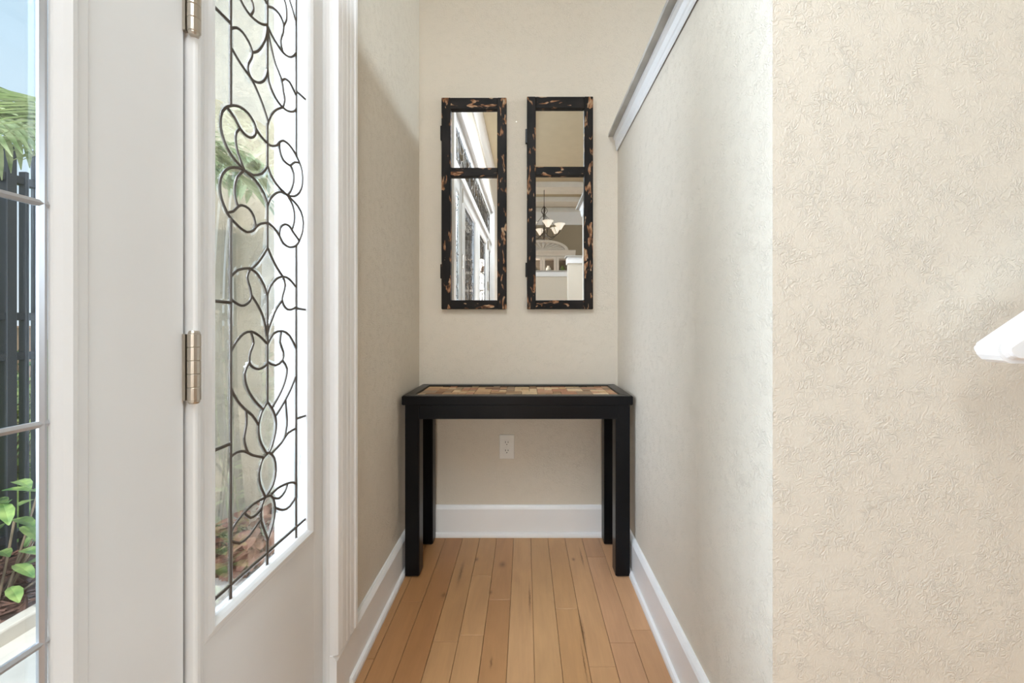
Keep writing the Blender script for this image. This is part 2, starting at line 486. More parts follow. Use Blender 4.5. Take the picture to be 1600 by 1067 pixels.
# jambs: recess the unit behind the casing
bm = bmesh.new()
def jamb(bm, y0, y1, s):
    box(bm, -.657, XL + .004, y0, y1, 0, OH)
box(bm, -.657, XL + .003, .974, .990, 0, OH)
box(bm, -.518, XL + .002, .962, .974, 0, OH, bev=.003)
box(bm, -.530, -.514, .966, .975, 0, OH, bev=.003)
box(bm, -.657, XL + .003, YO0, YO0 + .016, 0, OH)
box(bm, -.657, XL + .003, YO0 + .016, .974, OH - .03, OH)
box(bm, -.657, XL - .002, YO0 + .016, .974, DOORH, DOORH + .04)
# mullion posts between sidelights and doors
PA, PB_ = .588, .5665
box(bm, -.62, -.512, .577, .590, 0, DOORH, bev=.004)
box(bm, -.62, -.519, .588, .602, 0, DOORH, bev=.004)
box(bm, -.62, -.512, -1.283, -1.259, 0, DOORH, bev=.004)
struct(mk('trim_5', bm, 'door'), 'white jambs, mullions and transom bar of the entry unit', 'door frame')
bm = bmesh.new(); box(bm, -.66, -.478, YO0 + .016, .960, -.02, .016, bev=.006)
struct(mk('trim_6', bm, 'trim'), 'white threshold under the entry doors', 'threshold')

# ---- leaded glass pattern, traced from the photograph on the plane of the sidelight glass
GZ0, GZ1 = 0.505, 2.010
KD = -8.0e-8; R0 = 250000.0
def undist(px, py):
    dx, dy = px - 800.0, py - 533.5
    s = (1 + KD * R0) / (1 + KD * (dx * dx + dy * dy))
    return 800 + dx * s, 533.5 + dy * s
def on_glass(px, py):
    px, py = undist(px, py)
    y = F * (-XG) / (VPX - px)
    return y, 1.0 - (py - VPY) * y / F
ZO = {'a': (310, 0, 4.105), 'b': (310, 240, 4.105), 'c': (310, 440, 3.81), 'd': (310, 660, 3.555)}
def zp(z, x, y):
    ox, oy, s = ZO[z]; return on_glass(ox + x / s, oy + y / s)
STROKES = [
 ('a', [(280,0),(310,65),(350,125),(400,168),(440,182),(456,178)]),
 ('a', [(348,0),(368,50),(372,95),(352,128)]),
 ('a', [(425,0),(448,35),(462,68)]),
 ('a', [(460,70),(495,78),(530,110),(552,155),(557,195),(548,240),(537,270),(540,315),(550,350)]),
 ('a', [(555,0),(572,45),(578,100),(575,150),(556,185)]),
 ('a', [(590,0),(612,70),(632,150)]),
 ('a', [(456,185),(480,240),(515,300),(550,350),(585,375),(612,370),(630,350)]),
 ('a', [(455,195),(442,260),(420,310),(390,345),(356,354)]),
 ('a', [(232,210),(265,205),(300,230),(335,285),(352,330),(357,355),(350,390),(330,425),(328,465),(345,510),(365,530),(395,540),(425,525),(442,490),(450,455)]),
 ('a', [(230,330),(265,395),(310,465),(350,520),(385,600),(415,680),(443,775),(443,800)]),
 ('a', [(456,200),(472,300),(500,420),(536,515),(545,590),(553,640),(540,690)]),
 ('a', [(450,455),(455,530),(480,600),(510,655),(540,690),(570,712),(605,715),(624,700)]),
 ('a', [(536,528),(555,512),(585,530),(610,580),(628,620)]),
 ('a', [(540,690),(500,705),(465,740),(443,795)]),
 ('a', [(190,695),(160,725),(148,790),(155,860),(185,950),(235,1030),(290,1090)]),
 ('a', [(190,695),(230,685),(275,695),(320,730),(355,785),(367,830),(360,870),(335,885),(305,870),(270,830),(235,760),(190,695)]),
 ('a', [(268,829),(245,855),(240,910),(255,990),(290,1090)]),
 ('a', [(366,822),(395,870),(440,920),(470,935),(500,928),(515,910),(540,900),(575,925),(610,975),(640,1040)]),
 ('a', [(515,910),(515,960),(535,1020),(575,1055),(590,1050),(610,1035),(640,1040)]),
 ('b', [(438,78),(400,125),(345,135),(290,105)]),
 ('b', [(438,78),(455,130),(490,190),(530,235),(560,262)]),
 ('b', [(290,105),(250,92),(200,92),(155,130),(135,200),(145,290),(175,370),(195,405),(250,465),(300,500),(340,490),(360,465),(390,445),(435,440)]),
 ('b', [(290,107),(245,150),(228,220),(232,290),(248,337)]),
 ('b', [(177,376),(215,370),(248,337),(275,330),(315,350),(345,400),(357,468)]),
 ('b', [(290,105),(360,170),(410,250),(435,330)]),
 ('b', [(435,330),(450,285),(490,248),(525,242),(560,262)]),
 ('b', [(582,70),(600,120),(598,180),(580,235),(560,262)]),
 ('b', [(640,55),(655,110),(655,190),(635,245),(600,268),(560,262)]),
 ('b', [(560,262),(590,320),(602,380),(600,430),(588,475)]),
 ('b', [(560,262),(625,330),(655,400),(655,480),(632,552),(610,585),(570,595),(530,570),(505,520),(475,475),(435,440)]),
 ('b', [(505,520),(512,470),(540,448),(570,460),(595,500),(632,552)]),
 ('b', [(431,598),(400,650),(365,700),(325,738)]),
 ('b', [(431,598),(455,660),(490,730),(525,785)]),
 ('b', [(194,790),(240,745),(300,733),(325,738),(365,770),(405,840),(425,910)]),
 ('b', [(318,738),(300,790),(315,850),(325,905),(315,945),(280,972),(245,968),(194,930)]),
 ('b', [(325,905),(365,970),(395,1035),(412,1110),(420,1170)]),
 ('b', [(425,910),(445,850),(485,800),(525,785),(565,800),(612,855)]),
 ('b', [(527,787),(540,840),(525,900),(520,940),(540,985),(570,1000),(612,982)]),
 ('b', [(520,940),(485,990),(455,1060),(434,1120),(424,1175)]),
 ('c', [(182,415),(215,355),(255,310),(300,297),(345,320),(396,372)]),
 ('c', [(298,298),(315,365),(295,420),(290,480),(310,510),(345,522),(380,505),(397,480)]),
 ('c', [(290,480),(262,550),(280,640),(325,715),(372,764)]),
 ('c', [(396,372),(430,310),(480,293),(525,320),(567,400)]),
 ('c', [(477,294),(470,360),(490,420),(484,470),(445,500),(397,480)]),
 ('c', [(484,470),(512,520),(495,610),(455,700),(422,755)]),
 ('c', [(398,720),(365,775),(345,860),(355,950),(390,1020)]),
 ('c', [(398,720),(435,780),(450,850),(437,940),(410,1020),(390,1020)]),
 ('c', [(183,635),(220,710),(272,768),(310,800),(345,855)]),
 ('c', [(272,768),(275,850),(262,930),(270,980),(285,1020)]),
 ('c', [(180,1050),(220,1018),(265,1012),(310,1035),(375,1050)]),
 ('c', [(567,555),(530,650),(490,730),(448,800)]),
 ('c', [(503,706),(510,790),(512,860),(498,936)]),
 ('c', [(567,878),(520,905),(480,965),(425,1025)]),
 ('d', [(380,170),(345,210),(328,280),(335,350),(365,418)]),
 ('d', [(380,170),(410,200),(420,270),(405,350),(365,418)]),
 ('d', [(365,418),(345,470),(345,550),(382,655)]),
 ('d', [(365,418),(395,410),(415,450),(415,530),(382,655)]),
 ('d', [(365,418),(300,455),(250,503),(205,560),(182,605)]),
 ('d', [(250,503),(285,530),(320,510),(346,475)]),
 ('d', [(182,655),(230,668),(280,630),(320,570),(344,540)]),
 ('d', [(395,405),(430,370),(480,345),(515,338),(536,352)]),
 ('d', [(485,344),(470,390),(440,425),(408,422)]),
 ('d', [(416,475),(460,490),(500,470),(536,410)]),
]
def catmull(pts, step=.010):
    if len(pts) < 3:
        return pts
    P = [2 * Vector(pts[0]) - Vector(pts[1])] + [Vector(p) for p in pts] + [2 * Vector(pts[-1]) - Vector(pts[-2])]
    out_ = []
    for i in range(1, len(P) - 2):
        n = max(2, int((P[i + 1] - P[i]).length / step))
        for k in range(n):
            t = k / n; a, b, c, d = P[i - 1:i + 3]
            out_.append(0.5 * ((2 * b) + (c - a) * t + (2 * a - 5 * b + 4 * c - d) * t * t + (3 * b - a - 3 * c + d) * t ** 3))
    out_.append(P[-2]); return [tuple(v) for v in out_]
yL = sum(on_glass(*p)[0] for p in ((367, 5), (357.5, 480), (358, 700), (362.9, 900))) / 4
yR = sum(on_glass(*p)[0] for p in ((465.4, 5), (458.7, 500), (459, 700), (461.3, 830))) / 4
yM = sum(on_glass(*p)[0] for p in ((422, 5), (413.5, 480), (413.7, 570), (417.5, 870))) / 4
G0, G1 = .628, .912          # the glass runs a little under the frame
zlow = on_glass(362.9, 912)[1]
zlow = 0.5 * (zlow + on_glass(417.5, 862)[1])
zt = lambda z, y: zp(z, 437, y)[1]
GLASS_Y0, GLASS_Y1 = G0, G1
curves = [catmull([zp(z, x, y) for x, y in pts]) for z, pts in STROKES]
straight = [
 [(yL, GZ0 - .02), (yL, zp('b', 195, 408)[1])], [(yL, zp('a', 215, 688)[1]), (yL, GZ1 + .02)],
 [(yR, GZ0 - .02), (yR, zp('b', 613, 582)[1])], [(yR, zp('a', 620, 992)[1]), (yR, GZ1 + .02)],
 [(yM, GZ0 - .02), (yM, zp('d', 382, 655)[1])],
 [(yM, zp('c', 398, 720)[1]), (yM, zp('b', 425, 910)[1]), (yM, zp('b', 425, 905)[1])],
 [(yM, zp('b', 432, 600)[1]), (yM, zp('b', 435, 330)[1])],
 [(yM, zp('b', 438, 78)[1]), (yM, zp('a', 443, 795)[1])],
 [(yM, zp('a', 450, 455)[1]), (yM, GZ1 + .02)],
 [(G0, zlow), (G1, zlow)], [(G0, GZ1 - .03), (G1, GZ1 - .03)],
 [(G0, zp('a', 150, 100)[1]), (yL, zp('a', 225, 175)[1])], [(yR, zp('a', 630, 590)[1]), (G1, zp('a', 680, 632)[1])],
 [(G0, zp('b', 120, 945)[1]), (yL, zp('b', 195, 955)[1])], [(yR, zp('b', 610, 990)[1]), (G1, zp('b', 660, 1000)[1])],
 [(G0, zp('c', 108, 998)[1]), (yL, zp('c', 178, 968)[1])], [(yR, zp('c', 573, 818)[1]), (G1, zp('c', 612, 808)[1])],
]
# the part above the photograph's edge: the lower petals repeated upside down
def flip(c): return [(y, (GZ0 + GZ1) - z) for y, z in c]
for (z, pts), c in zip(STROKES, list(curves)):
    if z == 'd': curves.append(flip(c))
ALL = curves + straight

def came_mesh(bm, lines, x, r, flat=.8, mapf=lambda y, z: (y, z)):
    for ln in lines:
        pts = [mapf(*p) for p in ln]
        pts = [p for i, p in enumerate(pts) if i == 0 or (Vector(p) - Vector(pts[i - 1])).length > 1e-5]
        if len(pts) < 2: continue
        tube(bm, [(x, y, z) for y, z in pts], r, n=6, flat=flat, flat_axis=(1, 0, 0))

def glass_regions(lines, y0, y1, z0, z1):
    vs = []; es = []
    def addline(ln, closed=False):
        s = len(vs)
        for p in ln:
            vs.append(Vector((min(max(p[0], y0), y1), min(max(p[1], z0), z1))))
        for i in range(len(ln) - 1): es.append((s + i, s + i + 1))
        if closed: es.append((s + len(ln) - 1, s))
    addline([(y0, z0), (y1, z0), (y1, z1), (y0, z1)], True)
    for ln in lines: addline(ln)
    rv, re, rf, ov, oe, of = delaunay_2d_cdt(vs, es, [], 0, 6e-4)
    con = set()
    for e, src in zip(re, oe):
        if len(src): con.add((min(e), max(e)))
    adj = {}
    for fi, f in enumerate(rf):
        for a, b in zip(f, list(f[1:]) + [f[0]]):
            adj.setdefault((min(a, b), max(a, b)), []).append(fi)
    nb = {i: [] for i in range(len(rf))}
    for e, fs in adj.items():
        if e not in con and len(fs) == 2: nb[fs[0]].append(fs[1]); nb[fs[1]].append(fs[0])
    seen = set(); regs = []
    for i in range(len(rf)):
        if i in seen: continue
        st = [i]; seen.add(i); reg = []
        while st:
            q = st.pop(); reg.append(q)
            for j in nb[q]:
                if j not in seen: seen.add(j); st.append(j)
        regs.append([rf[q] for q in reg])
    return rv, regs

def glass_piece(rv, tris, x, parent, solid=True, bevel=.0075, th=.006, drop=.0015):
    area = sum(abs((rv[t[1]] - rv[t[0]]).cross(rv[t[2]] - rv[t[0]])) / 2 for t in tris if len(t) == 3)
    if area < 1.5e-5: return None
    bm = bmesh.new(); mp = {}
    fs = []
    for t in tris:
        vv = []
        for q in t:
            if q not in mp: mp[q] = bm.verts.new((x, rv[q][0], rv[q][1]))
            vv.append(mp[q])
        try: fs.append(bm.faces.new(vv))
        except ValueError: pass
    bmesh.ops.recalc_face_normals(bm, faces=bm.faces[:])
    nx = sum(f.normal.x * f.calc_area() for f in bm.faces)
    if nx < 0: bmesh.ops.reverse_faces(bm, faces=bm.faces[:])
    bl = min(bevel, 0.32 * math.sqrt(area))
    r = bmesh.ops.inset_region(bm, faces=bm.faces[:], thickness=bl, use_boundary=True, use_even_offset=False)
    ring = set(r['faces'])
    inner = set(v for f in bm.faces if f not in ring for v in f.verts)
    outer = [v for v in bm.verts if v not in inner]
    d = bmesh.ops.duplicate(bm, geom=bm.faces[:])
    df = [g_ for g_ in d['geom'] if isinstance(g_, bmesh.types.BMFace)]
    vm = d['vert_map']
    border = [(l.vert, l.link_loop_next.vert) for f in bm.faces if f not in set(df) for l in f.loops if l.edge.is_boundary]
    for v in [g_ for g_ in d['geom'] if isinstance(g_, bmesh.types.BMVert)]: v.co.x -= th
    bmesh.ops.reverse_faces(bm, faces=df)
    ys_ = [v.co.y for v in bm.verts]
    edge_piece = min(ys_) < WG0 or max(ys_) > WG1
    if solid:
        for v in outer: v.co.x -= drop * (.35 if edge_piece else 1.0)
    for p_, q_ in border:
        try: bm.faces.new((q_, p_, vm[p_], vm[q_]))
        except (ValueError, KeyError): pass
    return mk('glass_piece', bm, 'bevel_glass' if solid else 'pane', parent)

def slab_frame(bm, y0, y1, z0, z1, gy0, gy1, gz0, gz1, xf=XD, xb=-.571):
    box(bm, xb, xf, y0, gy0, z0, z1, bev=.0015, seg=1)
    box(bm, xb, xf, gy1, y1, z0, z1, bev=.0015, seg=1)
    box(bm, xb + .0005, xf - .0003, gy0 - .001, gy1 + .001, z0, gz0)
    box(bm, xb + .0005, xf - .0003, gy0 - .001, gy1 + .001, gz1, z1)
def glass_bead(bm, gy0, gy1, gz0, gz1, xf=XD, wd=.030, up=.010):
    # mitred moulding around the glass; (distance outward from glass edge, x)
    pr = [(0.0, XG + .002), (.0015, XG + .006), (.006, xf + up * .45), (.011, xf + up), (.016, xf + up * .9), (.020, xf + up * .45), (wd - .004, xf + up * .35), (wd, xf)]
    rings = []
    for d, x in pr:
        rings.append([bm.verts.new((x, y, z)) for y, z in ((gy0 - d, gz0 - d), (gy1 + d, gz0 - d), (gy1 + d, gz1 + d), (gy0 - d, gz1 + d))])
    for i in range(len(rings) - 1):
        for k in range(4):
            bm.faces.new((rings[i][k], rings[i][(k + 1) % 4], rings[i + 1][(k + 1) % 4], rings[i + 1][k]))
    bmesh.ops.recalc_face_normals(bm, faces=bm.faces[:])

# ---- sidelight beside the alcove
SY0, SY1 = .602, .968
WG0, WG1 = .633, .900
win1 = struct(empty('window_1', (XD, .78, 0)), 'white sidelight panel with scrolled leaded glass next to the alcove wall', 'window')
def child(o, root):
    o.parent = root; o.matrix_parent_inverse = Matrix.Translation(-Vector(root.location)) if root.rotation_euler.z == 0 else root.matrix_world.inverted()
    return o
bm = bmesh.new(); slab_frame(bm, SY0, SY1, .016, DOORH, WG0 - .026, WG1 + .026, GZ0 - .026, GZ1 + .026)
child(mk('frame', bm, 'door'), win1)
bm = bmesh.new(); glass_bead(bm, WG0, WG1, GZ0, GZ1, up=.007)
child(mk('glazing_bead', bm, 'door'), win1)
bm = bmesh.new()
came_mesh(bm, curves, XG + .001, .0027); came_mesh(bm, straight, XG + .001, .0031)
child(mk('lead_came', bm, 'came'), win1)
rv, regs = glass_regions(ALL, WG0 - .004, WG1 + .004, GZ0 - .004, GZ1 + .004)
for tris in regs:
    o = glass_piece(rv, tris, XG + .001, None)
    if o: child(o, win1)

# ---- double doors (far sidelight and transom close the unit)
LW = .914
def leaf(name, y_hi, hinge_hi, label, pieces):
    root = struct(empty(name, (XD, y_hi - LW / 2, 0)), label, 'door')
    y0, y1 = y_hi - LW + .002, y_hi - .002
    gy0, gy1 = y_hi - LW + .168, y_hi - .161
    bm = bmesh.new(); slab_frame(bm, y0, y1, .018, DOORH - .004, gy0 - .030, gy1 + .030, GZ0 - .030, GZ1 + .030)
    child(mk('frame', bm, 'door'), root)
    bm = bmesh.new(); glass_bead(bm, gy0, gy1, GZ0, GZ1, up=.009, wd=.034)
    child(mk('glazing_bead', bm, 'door'), root)
    # border came with ticks, scrolled came inside
    b_ = .043
    ticks = [.649, .891, 1.134, 1.376, 1.618, 1.86]
    lines = [[(gy0 + b_, GZ0), (gy0 + b_, GZ1)], [(gy1 - b_, GZ0), (gy1 - b_, GZ1)], [(gy0, GZ0 + b_), (gy1, GZ0 + b_)], [(gy0, GZ1 - b_), (gy1, GZ1 - b_)]]
    for t in ticks: lines += [[(gy0, t), (gy0 + b_, t)], [(gy1 - b_, t), (gy1, t)]]
    e_ = .0045
    lines2 = lines + [[(gy0 + e_, GZ0), (gy0 + e_, GZ1)], [(gy1 - e_, GZ0), (gy1 - e_, GZ1)]]
    bm = bmesh.new(); came_mesh(bm, lines2, XG + .001, .0042)
    child(mk('border_came', bm, 'zinc'), root)
    ca, cb = gy0 + b_, gy1 - b_; cm = (ca + cb) / 2
    bm = bmesh.new()
    sub = [c[::2] + [c[-1]] for c in curves]
    for (u0, u1) in ((ca, cm), (cb, cm)):
        came_mesh(bm, sub, XG + .001, .0026, mapf=lambda y, z: (u0 + (min(max(y, yL), yR) - yL) / (yR - yL) * (u1 - u0), z))
    came_mesh(bm, [[(cm, GZ0), (cm, GZ1)]], XG + .001, .0031)
    child(mk('lead_came', bm, 'came'), root)
    rv2, rg2 = glass_regions(lines, gy0 - .003, gy1 + .003, GZ0 - .003, GZ1 + .003)
    for tris in rg2:
        o = glass_piece(rv2, tris, XG + .001, None, solid=False)
        if o: child(o, root)
    yh = y_hi + .001 if hinge_hi else y_hi - LW - .001
    for zc in (.365, .935, 1.505, 2.03):
        bm = bmesh.new()
        for q in range(5):
            z0 = zc - .0515 + q * .0206
            lathe(bm, [(.0078, 0), (.0085, .0008), (.0085, .0196), (.0078, .0204)], (-.513, yh, z0), 14)
        lathe(bm, [(.0, 0), (.006, .0), (.0075, .003), (.0075, .005)], (-.513, yh, zc - .0565), 14)
        lathe(bm, [(.0075, 0), (.0075, .002), (.006, .005), (.0, .005)], (-.513, yh, zc + .0515), 14)
        box(bm, -.5275, -.522, yh - .006, yh + .006, zc - .051, zc + .051)
        child(mk('hinge', bm, 'nickel'), root)
    return root
leaf('door_1', .575, True, 'white entry door with leaded glass hinged beside the sidelight', True)
d2 = leaf('door_2', .575 - LW - .004, False, 'white entry door with leaded glass hinged at the far mullion', False)
bm = bmesh.new()
yk = .575 - LW - .06
lathe(bm, [(.03, 0), (.03, .006), (.012, .008), (.012, .03), (.026, .036), (.030, .05), (.024, .064), (.0, .068)], (XD, yk, 1.0), 18, axis='x')
child(mk('door_knob', bm, 'nickel', smooth=True), d2)

# far sidelight, mirrored copy of the sidelight's frame and came in joined form
w2 = struct(empty('window_2', (XD, -1.48, 0)), 'white sidelight with leaded glass beyond the double doors', 'window')
g20, g21 = -1.62, -1.355
bm = bmesh.new(); slab_frame(bm, -1.683, -1.286, .016, DOORH, g20 - .005, g21 + .005, GZ0 - .005, GZ1 + .005); child(mk('frame', bm, 'door'), w2)
bm = bmesh.new(); glass_bead(bm, g20, g21, GZ0, GZ1); child(mk('glazing_bead', bm, 'door'), w2)
bm = bmesh.new(); came_mesh(bm, [c[::2] + [c[-1]] for c in curves] + straight, XG + .001, .0028, mapf=lambda y, z: (g21 - (min(max(y, WG0), WG1) - WG0) / (WG1 - WG0) * (g21 - g20), min(max(z, GZ0), GZ1)))
child(mk('lead_came', bm, 'came'), w2)
child(bx('glass_pane', (XG - .004, XG, g20 - .003, g21 + .003, GZ0 - .003, GZ1 + .003), 'pane'), w2)
w3 = struct(empty('window_3', (XD, -.36, DOORH)), 'long leaded glass transom above the entry doors', 'window')
tz0, tz1, ty0, ty1 = DOORH + .04, OH - .03, YO0 + .016, .974
bm = bmesh.new(); slab_frame(bm, ty0, ty1, tz0, tz1, ty0 + .10, ty1 - .10, tz0 + .07, tz1 - .07); child(mk('frame', bm, 'door'), w3)
tl = []
for q in range(9):
    a = ty0 + .10 + q * (ty1 - ty0 - .2) / 9; b = a + (ty1 - ty0 - .2) / 9; m = (a + b) / 2; zc = (tz0 + tz1) / 2
    tl.append(catmull([(a, zc), (a + .05, zc + .08), (m, zc + .03), (b - .05, zc + .08), (b, zc)]))
    tl.append(catmull([(a, zc), (a + .05, zc - .09), (m, zc - .03), (b - .05, zc - .09), (b, zc)]))
    tl.append([(a, tz0 + .07), (a, tz1 - .07)])
for dz in (.095, ): tl += [[(ty0 + .1, tz0 + dz), (ty1 - .1, tz0 + dz)], [(ty0 + .1, tz1 - dz), (ty1 - .1, tz1 - dz)]]
bm = bmesh.new(); came_mesh(bm, tl, XG + .001, .003); child(mk('lead_came', bm, 'came'), w3)
child(bx('glass_pane', (XG - .004, XG, ty0 + .098, ty1 - .098, tz0 + .068, tz1 - .068), 'pane'), w3)

# ------------------------------------------------------------------ console table
TX0, TX1, TY0, TY1, TZ = -.486, .427, 1.464, 1.768, .720
tab = tag(empty('console_table', (-.03, 1.6, 0)), 'black console table with a stone mosaic top in the alcove', 'table')
LGW = .057
LX = ((-.475, -.475 + LGW), (.417 - LGW, .417))
for (xa, xb) in LX:
    for (ya, yb) in ((1.470, 1.470 + LGW), (1.685, 1.685 + LGW)):
        bm = bmesh.new()
        r = bmesh.ops.create_cube(bm, size=1.0)
        for v in bm.verts:
            v.co = Vector(((xa + xb) / 2 + v.co.x * LGW, (ya + yb) / 2 + v.co.y * LGW, (v.co.z + .5) * (TZ - .036)))
        bmesh.ops.bevel(bm, geom=[e for e in bm.edges if all(v.co.z < .01 for v in e.verts)], offset=.008, segments=1, affect='EDGES')
        bmesh.ops.bevel(bm, geom=[e for e in bm.edges if abs(e.verts[0].co.z - e.verts[1].co.z) > .3], offset=.003, segments=2, affect='EDGES')
        child(mk('leg', bm, 'black'), tab)
child(bx('apron', (LX[0][1] - .001, LX[1][0] + .008, 1.466, 1.490, TZ - .091, TZ - .0365), 'black', bev=.0015), tab)
child(bx('apron', (LX[0][1] - .001, LX[1][0] + .001, 1.718, 1.738, TZ - .091, TZ - .0365), 'black', bev=.0015), tab)
for xx in (-.472, .394):
    child(bx('apron', (xx, xx + .020, 1.470 + LGW - .001, 1.686, TZ - .091, TZ - .0365), 'black', bev=.0015), tab)
B = .042
def mitre(bm, pts, z0, z1, bev=.002):
    A = [bm.verts.new((x, y, z0)) for x, y in pts]; T = [bm.verts.new((x, y, z1)) for x, y in pts]
    for i in range(4): bm.faces.new((A[i], A[(i + 1) % 4], T[(i + 1) % 4], T[i]))
    bm.faces.new(A[::-1]); bm.faces.new(T)
    bmesh.ops.recalc_face_normals(bm, faces=bm.faces[:])
    bmesh.ops.bevel(bm, geom=bm.edges[:], offset=bev, segments=2, affect='EDGES')
ox0, ox1, oy0, oy1 = TX0, TX1, TY0, TY1; ix0, ix1, iy0, iy1 = TX0 + B, TX1 - B, TY0 + B, TY1 - B
g = .0002
for pts in (((ox0, oy0), (ox1, oy0), (ix1, iy0), (ix0, iy0)), ((ox1, oy1), (ox0, oy1), (ix0, iy1), (ix1, iy1)),
            ((ox0, oy1 - g), (ox0, oy0 + g), (ix0, iy0 + g), (ix0, iy1 - g)), ((ox1, oy0 + g), (ox1, oy1 - g), (ix1, iy1 - g), (ix1, iy0 + g))):
    bm = bmesh.new(); mitre(bm, pts, TZ - .036, TZ)
    child(mk('top_border', bm, 'black'), tab)
child(bx('top_panel', (ix0 - .004, ix1 + .004, iy0 - .004, iy1 + .004, TZ - .030, TZ - .010), 'slot'), tab)
random.seed(11)
pal = [(176, 138, 98), (196, 160, 118), (150, 112, 76), (206, 178, 138), (128, 92, 62), (184, 140, 108), (160, 132, 98), (214, 188, 150), (146, 122, 96), (170, 120, 88)]
nx_, ny_ = 25, 7
tw, td = (ix1 - ix0) / nx_, (iy1 - iy0) / ny_
occ = set(); tcache = {}
for j in range(ny_):
    for i in range(nx_):
        if (i, j) in occ: continue
        wi = 2 if (random.random() < .38 and i + 1 < nx_ and (i + 1, j) not in occ) else 1
        wj = 2 if (random.random() < .22 and j + 1 < ny_) else 1
        for a in range(wi):
            for b in range(wj): occ.add((i + a, j + b))
        if (wi, wj) not in tcache:
            bm = bmesh.new(); box(bm, -tw * wi / 2 + .0008, tw * wi / 2 - .0008, -td * wj / 2 + .0008, td * wj / 2 - .0008, -.005, 0, bev=.001, seg=1)
            o = mk('tile', bm, 'tile'); tcache[(wi, wj)] = o.data
        else:
            o = bpy.data.objects.new('tile', tcache[(wi, wj)]); COL.objects.link(o)
        o.location = (ix0 + (i + wi / 2) * tw, iy0 + (j + wj / 2) * td, TZ - .005 + random.uniform(-.0012, .0012))
        o.color = srgb(*random.choice(pal)); child(o, tab)

# ------------------------------------------------------------------ mirrors
def mirror(x0, x1, z0, z1, label, stl, yaw, roll, hz):
    cx = (x0 + x1) / 2
    root = tag(empty('wall_mirror', (cx, YB, z0)), label, 'mirror')
    y0, y1 = YB - .028, YB - .003
    w_, h_ = x1 - x0, z1 - z0
    top, mid0, mid1, bot = .055, .330, .372, .042
    parts = []
    def add(name, dims, mat, bev=.003):
        # local coordinates: origin at bottom centre on the wall
        bm = bmesh.new(); box(bm, *dims, bev=bev)
        bmesh.ops.subdivide_edges(bm, edges=[e for e in bm.edges if e.calc_length() > .1], cuts=10, use_grid_fill=True)
        rnd = random.Random(name + str(dims[0]) + label)
        o = mk(name, bm, mat); o.parent = root; parts.append(o); return o
    add('frame_stile', (-w_ / 2, -w_ / 2 + stl, -.028, -.003, 0, h_), 'dist_v')
    add('frame_stile', (w_ / 2 - stl, w_ / 2, -.028, -.003, 0, h_), 'dist_v')
    add('frame_rail', (-w_ / 2 + stl - .001, w_ / 2 - stl + .001, -.0275, -.003, h_ - top, h_ - .0005), 'dist_h')
    add('frame_rail', (-w_ / 2 + stl - .001, w_ / 2 - stl + .001, -.0275, -.003, .0005, bot), 'dist_h')
    add('frame_rail', (-w_ / 2 + stl - .001, w_ / 2 - stl + .001, -.0275, -.003, h_ - mid1, h_ - mid0), 'dist_h')
    for (a, b) in ((h_ - mid0 - .004, h_ - top + .004), (bot - .004, h_ - mid1 + .004)):
        bm = bmesh.new(); box(bm, -w_ / 2 + stl - .004, w_ / 2 - stl + .004, -.0135, -.010, a, b)
        o = mk('mirror_pane', bm, 'mirror'); o.parent = root
        o['label'] = 'silvered mirror pane'
        cz = (a + b) / 2
        o.matrix_local = Matrix.Translation((0, -.012, cz)) @ Matrix.Rotation(yaw, 4, 'Z') @ Matrix.Translation((0, .012, -cz))
    for z in hz:
        bm = bmesh.new(); box(bm, -w_ / 2 - .007, -w_ / 2 + .004, -.020, -.006, z - z0 - .034, z - z0 + .034, bev=.002)
        o = mk('hinge_plate', bm, 'black'); o.parent = root
    root.rotation_euler = (0, roll, 0)
    return root
mirror(-.393, -.086, 1.0756, 2.072, 'distressed black mirror beside the left wall, above the outlet', .044, R(-0.4), R(0.0), (1.91, 1.255))
mirror(.010, .322, 1.0756, 2.077, 'distressed black mirror next to the half wall cap', .042, R(0.0), R(0.0), (1.895, 1.262))

# nail left in the wall between the mirrors
bm = bmesh.new(); lathe(bm, [(.0, -.004), (.0025, -.004), (.003, -.003), (.0012, -.002), (.0012, .01), (0, .012)], ((807 - VPX) * YB / F, YB, 1 + (VPY - 191) * YB / F), 10, axis='y')
tag(mk('nail', bm, 'nickel'), 'small nail head in the wall between the two mirrors', 'nail')

# ------------------------------------------------------------------ outlet
ox = (792 - VPX) * YB / F; oz = 1 - (697.5 - VPY) * YB / F
ot = tag(empty('wall_outlet', (ox, YB, oz)), 'white duplex electrical outlet on the wall under the table', 'outlet')
def oadd(name, bm, mat):
    o = mk(name, bm, mat); o.parent = ot; return o
bm = bmesh.new(); box(bm, -.0355, .0355, -.006, 0, -.0575, .0575, bev=.0028); oadd('cover_plate', bm, 'plastic')
for s in (1, -1):
    bm = bmesh.new()
    pr = []
    for q in range(24):
        a = 2 * math.pi * q / 24; pr.append((max(-.0165, min(.0165, .0185 * math.cos(a))), max(-.0135, min(.0135, .0185 * math.sin(a)))))
    extrude_profile(bm, [(x, z + s * .0195) for x, z in pr], 'y', -.0078, -.004)
    rc = oadd('receptacle', bm, 'plastic')
    for (x, hgt) in ((-.0062, .0085), (.0062, .007)):
        bm = bmesh.new(); box(bm, x - .0013, x + .0013, -.0082, -.006, s * .0195 + .0035 - hgt / 2, s * .0195 + .0035 + hgt / 2)
        o = mk('slot', bm, 'slot'); o.parent = rc
    bm = bmesh.new(); lathe(bm, [(.0024, -.0082), (.0024, -.006)], (0, 0, s * .0195 - .0075), 12, axis='y'); o = mk('ground_hole', bm, 'slot'); o.parent = rc
bm = bmesh.new(); lathe(bm, [(.0, -.0075), (.0022, -.0072), (.003, -.006), (.003, -.005)], (0, 0, 0), 12, axis='y'); oadd('screw', bm, 'plastic')

